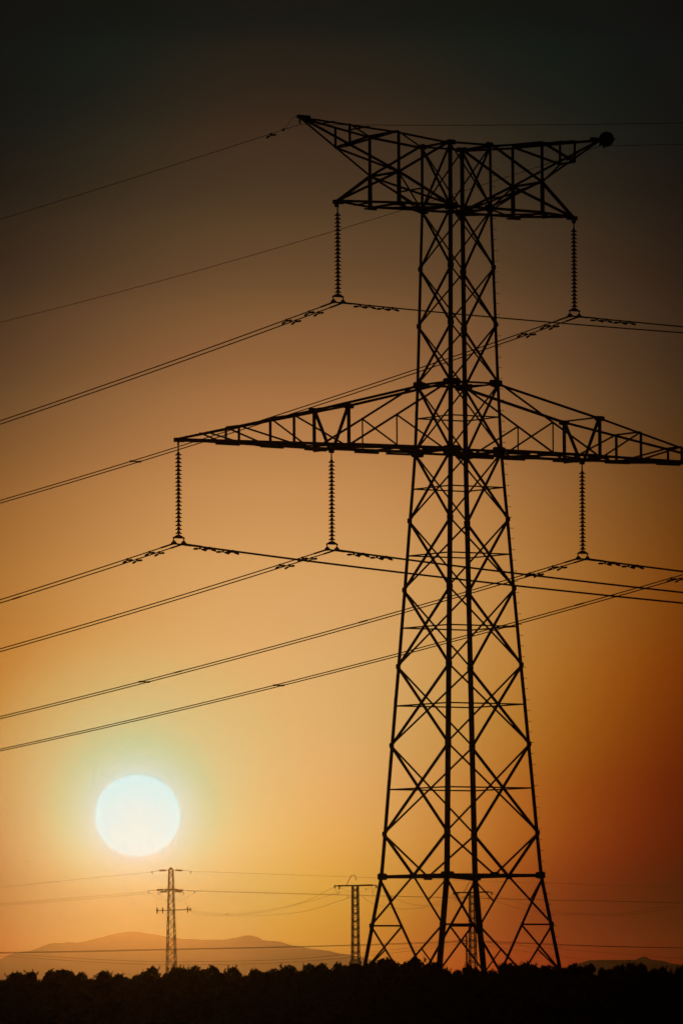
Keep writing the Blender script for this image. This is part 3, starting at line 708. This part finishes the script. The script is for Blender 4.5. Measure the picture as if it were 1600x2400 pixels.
# ------------------------------------------------------------------ birds
def bird(px, py, depth, ln, pitch, label, spread=False):
    mb = MB()
    prof = [(-.5, .02), (-.44, .07), (-.36, .085), (-.28, .10), (-.1, .15), (.1, .13), (.28, .07), (.42, .045), (.62, .05), (.72, .03)]
    n = 10; vs = []; fs = []
    for x, r in prof:
        for j in range(n):
            t = 2 * math.pi * j / n; vs.append((x, math.cos(t) * r * .8, math.sin(t) * r * (1 if x < .3 else .35)))
    for i in range(len(prof) - 1):
        for j in range(n): fs.append((i * n + j, i * n + (j + 1) % n, (i + 1) * n + (j + 1) % n, (i + 1) * n + j))
    fs += [tuple(range(n))[::-1], tuple(range((len(prof) - 1) * n, len(prof) * n))]
    mb.add(vs, fs)
    mb.lathe([(.001, 0), (.02, 0), (.001, -.001)], o=(-.5, 0, .0), n=6)
    for s in (-1, 1):
        up_ = .55 if spread else .10; rch = 1.0 if spread else .22
        a = [V((-.2, s * .08, .08)), V((-.05, s * rch * .5, .08 + up_ * .8)), V((.18, s * rch, .06 + up_)), V((.45, s * rch * .8, .02 + up_ * .5)), V((.2, s * .1, .05))]
        t_ = V((0, 0, .018))
        mb.add([p + t_ for p in a] + [p - t_ for p in a], [(0, 1, 2, 3, 4), (9, 8, 7, 6, 5)] + [(i, i + 5, (i + 1) % 5 + 5, (i + 1) % 5) for i in range(5)])
    o = mb.build('bird', M_BIRD, smooth=True); o.location = at(px, py, depth); o.scale = (ln,) * 3; o.rotation_euler = (0, R(pitch), R(-12))
    tag(o, label, 'bird', 'small birds in the far sky'); return o
bird(531.5, 2143, 2150, .72, 18, 'small dark bird at the sagging wires between the hazy pylon and the next one')
bird(814.5, 2102.8, 1190, .36, 3, 'tiny dark bird beside the mast of the open small pylon, below its arm')
bird(857, 2083.2, 1190, .36, 5, 'tiny dark bird just under the arm of the open small pylon, beside the big leg')
bird(65, 2020, 1500, .26, 0, 'speck of a bird with raised wings in the orange sky, farther from the sun', True)
bird(140, 2033, 1600, .24, 0, 'speck of a bird with raised wings in the orange sky, nearer the sun', True)

# ------------------------------------------------------------------ orchard trees in front
def tree_mesh(seed):
    """unit tree about 3.1 m tall and 1.7 m wide: returns (trunk mesh, crown mesh)"""
    rnd = random.Random(seed); rs = np.random.RandomState(seed)
    tr = MB()
    fork = V((rnd.uniform(-.05, .05), rnd.uniform(-.05, .05), .55))
    tr.tube([(0, 0, 0), (.01, 0, .25), fork], [.10, .075, .065], 8)
    tips = []
    for k in range(7):
        an = k * 2.4 + rnd.uniform(-.4, .4); rr = rnd.uniform(.25, .62); hz = rnd.uniform(1.4, 2.35)
        e = V((math.cos(an) * rr, math.sin(an) * rr, hz)); md = fork.lerp(e, .5) + V((math.cos(an) * .1, math.sin(an) * .1, -.05))
        tr.tube([fork, md, e], [.045, .03, .012], 6); tips.append(e)
    # clumps: sub-crowns of different size spread through an uneven volume
    clumps = []
    for k in range(46):
        an = rnd.uniform(0, 2 * math.pi); zt = rnd.random()
        z = .55 + 2.05 * zt
        rmax = .86 * math.sqrt(max(.05, 1 - ((z - 1.35) / 1.35) ** 2))
        rr = rmax * math.sqrt(rnd.uniform(.1, 1.0))
        clumps.append((V((math.cos(an) * rr, math.sin(an) * rr, z)), rnd.uniform(.20, .36)))
    for k in range(rnd.choice((3, 4, 5))):      # leading lumps on the top
        clumps.append((V((rnd.uniform(-.45, .45), rnd.uniform(-.4, .4), rnd.uniform(2.45, 2.85))), rnd.uniform(.17, .30)))
    pos = []; siz = []
    for c, r in clumps:
        n = int(640 * (r / .28) ** 2)
        d = rs.normal(size=(n, 3)); d /= np.linalg.norm(d, axis=1)[:, None]
        rad = r * rs.uniform(.35, 1.08, n) ** .6
        pos.append(np.array(c) + d * rad[:, None] * np.array([1, 1, .9])); siz.append(rs.uniform(.035, .075, n))
    # upright water shoots that break the outline
    for k in range(rnd.randint(26, 38)):
        c, r = rnd.choice(clumps[-18:])
        s0 = c + V((rnd.uniform(-r, r), rnd.uniform(-r, r), r * .6)); ln = rnd.uniform(.05, .17)
        s1 = s0 + V((rnd.uniform(-.12, .12), rnd.uniform(-.12, .12), ln))
        n = int(26 * ln / .3) + 5
        t = rs.uniform(0, 1, n)[:, None]
        pos.append(np.array(s0) * (1 - t) + np.array(s1) * t + rs.normal(0, .022, (n, 3))); siz.append(rs.uniform(.025, .05, n))
    pos = np.concatenate(pos); siz = np.concatenate(siz); n = len(pos)
    a = rs.normal(size=(n, 3)); a /= np.linalg.norm(a, axis=1)[:, None]
    b_ = rs.normal(size=(n, 3)); b_ -= a * (a * b_).sum(1)[:, None]; b_ /= np.linalg.norm(b_, axis=1)[:, None]
    L = (a * siz[:, None]); Wd = b_ * (siz * .42)[:, None]
    v = np.stack([pos - L, pos - Wd, pos + L, pos + Wd], 1).reshape(-1, 3)
    me = bpy.data.meshes.new('crown'); me.vertices.add(len(v)); me.vertices.foreach_set('co', v.ravel())
    me.loops.add(n * 4); me.loops.foreach_set('vertex_index', np.arange(n * 4, dtype=np.int32))
    me.polygons.add(n); me.polygons.foreach_set('loop_start', np.arange(0, n * 4, 4, dtype=np.int32)); me.polygons.foreach_set('loop_total', np.full(n, 4, dtype=np.int32))
    me.update(); me.materials.append(M_LEAF)
    return tr.mesh('trunk', M_BARK, True), me, float(np.percentile(pos[:, 2], 99.96))
PROT = [tree_mesh(s) for s in (11, 23, 37, 41, 59, 67, 83)]
NT = [0]
def tree(px, ytop, wpx, depth, label, group, k=None):
    i = NT[0]; NT[0] += 1
    tm, cm, top = PROT[(i * 3 + i // 7) % 7 if k is None else k]
    t = at(px, ytop, depth)
    r = empty('orchard_tree', (t.x, t.y, 0), (i * 2.399) % 6.28)
    sz = t.z / top; sx = wpx / FPX * depth / 1.75
    r.scale = (sx, sx, sz)
    link('trunk', tm, r); link('crown', cm, r)
    tag(r, label, 'tree', group); return r
GF = 'orchard trees along the skyline'
FRONT = [(-45, 2282, 150, 'dark tree cut by the frame edge on the sun side'), (8, 2283, 110, 'low dark tree at the frame corner below the hill foot'), (50, 2277, 100, 'ragged dark tree just inside the corner below the low hill shoulder'),
         (100, 2291, 100, 'lowest dark tree in the dip under the low hill shoulder'), (130, 2274, 80, 'dark tree with a round head, first rise after the dip in the treetops'),
         (172, 2274, 100, 'dark tree with a domed head below the near side of the sun'), (216, 2287, 90, 'low dark tree in the shallow dip below the sun'), (252, 2277, 110, 'dark tree with spiky shoots under the middle of the sun'),
         (290, 2284, 90, 'low dark tree under the highest hilltop'), (330, 2277, 100, 'dark spiky tree beside the foot of the hazy pylon, sunward'), (372, 2267, 100, 'dark reddish tree touching the foot of the hazy pylon'),
         (424, 2265, 80, 'dark tree with one upright shoot just past the hazy pylon'), (452, 2270, 80, 'dark tree with a leaning twig, second past the hazy pylon'), (488, 2265, 100, 'dark open-topped tree, third past the hazy pylon'),
         (531, 2266, 90, 'dark tree with a forked crest below the wire bird'), (563, 2280, 90, 'low sparse dark tree under the second hilltop'), (600, 2273, 100, 'dark tree ending at the narrow gap in the treetops'),
         (652, 2264, 120, 'dark flat-topped tree after the narrow gap'), (686, 2275, 80, 'low dark tree between two domed ones before the open small pylon'), (719, 2261, 100, 'dark domed tree with a pointed crest'),
         (749, 2267, 90, 'dark rounded tree next to the pointed crest'), (776, 2260, 90, 'dark peaked tree two before the open small pylon'), (816, 2257, 100, 'dark tree hiding the foot of the open small pylon'),
         (850, 2257, 100, 'black tree hiding the sunward foot of the big tower'), (896, 2248, 120, 'tall black tree at the foot of the crossed braces on the sun side'), (952, 2252, 120, 'broad black tree under the middle of the sunward tower face'),
         (1004, 2248, 120, 'tall black tree hiding the near foot of the big tower'), (1046, 2269, 70, 'black tree edging the low gap between the tower legs'), (1080, 2275, 80, 'lowest black tree in the gap between the tower legs'),
         (1109, 2261, 80, 'small black tree at the foot of the pylon between the tower legs'), (1157, 2259, 90, 'black round tree beside the far tower leg'), (1205, 2255, 100, 'black domed tree under the tower face away from the sun'),
         (1233, 2260, 80, 'black tree with thin shoots under the side braces'), (1263, 2264, 80, 'low black tree between the last two tower braces'), (1302, 2264, 90, 'black tree hiding the outermost tower foot'),
         (1348, 2260, 110, 'black domed tree at the start of the darker far hill'), (1376, 2267, 60, 'small black round tree in front of the darker far hill'), (1408, 2270, 60, 'small isolated black round-headed tree'),
         (1433, 2264, 90, 'black flat tree under the darker far hill'), (1472, 2262, 60, 'small black tree just before the peak of the darker hill'), (1494, 2256, 70, 'pointed black tree under the peak of the darker hill'),
         (1517, 2270, 70, 'low black tree just past the peak of the darker hill'), (1548, 2267, 80, 'black tree second from the frame edge on the dark side'), (1585, 2267, 90, 'black tree at the frame edge on the dark side'),
         (1632, 2262, 110, 'black tree cut off by the frame edge on the dark side')]
rr = random.Random(5)
for px, y, w, lab in FRONT: tree(px, y, w * 1.15, 236 + rr.uniform(-6, 6), lab, GF)
GB = 'low trees filling the orchard in front'
for k in range(19):
    tree(-30 + k * 92 + rr.uniform(-14, 14), 2300 + rr.uniform(-6, 8), 175, 214 + rr.uniform(-5, 5), 'dark low orchard tree merging into the black row below the skyline trees', GB)
for k in range(21):
    tree(-70 + k * 86 + rr.uniform(-14, 14), 2296 + rr.uniform(-5, 8), 165, 252 + rr.uniform(-4, 4), 'dark low orchard tree merging into the black row below the skyline trees', GB)

# ------------------------------------------------------------------ haze
mh = bpy.data.materials.new('evening_haze'); mh.use_nodes = True; t = mh.node_tree; t.nodes.clear()
pv = t.nodes.new('ShaderNodeVolumePrincipled'); pv.inputs['Color'].default_value = (.96, .78, .62, 1); pv.inputs['Density'].default_value = 5.8e-5; pv.inputs['Anisotropy'].default_value = .98
ot = t.nodes.new('ShaderNodeOutputMaterial'); t.links.new(pv.outputs[0], ot.inputs['Volume'])
mh.cycles.homogeneous_volume = True
mb = MB(); x0, x1, y0, y1, z0, z1 = -7600, 7600, -1000, 15600, -5, 158
mb.add([(x0, y0, z0), (x1, y0, z0), (x1, y1, z0), (x0, y1, z0), (x0, y0, z1), (x1, y0, z1), (x1, y1, z1), (x0, y1, z1)],
       [(3, 2, 1, 0), (4, 5, 6, 7), (0, 1, 5, 4), (1, 2, 6, 5), (2, 3, 7, 6), (3, 0, 4, 7)])
tag(mb.build('haze', mh), kind='stuff')

SC.cycles.max_bounces = 8; SC.cycles.transmission_bounces = 6; SC.cycles.transparent_max_bounces = 8
SC.cycles.use_adaptive_sampling = False
SC.cycles.volume_bounces = 0; SC.cycles.use_light_tree = False; SC.cycles.sample_clamp_indirect = 0; SC.cycles.use_denoising = True
SC.cycles.caustics_reflective = False; SC.cycles.caustics_refractive = True
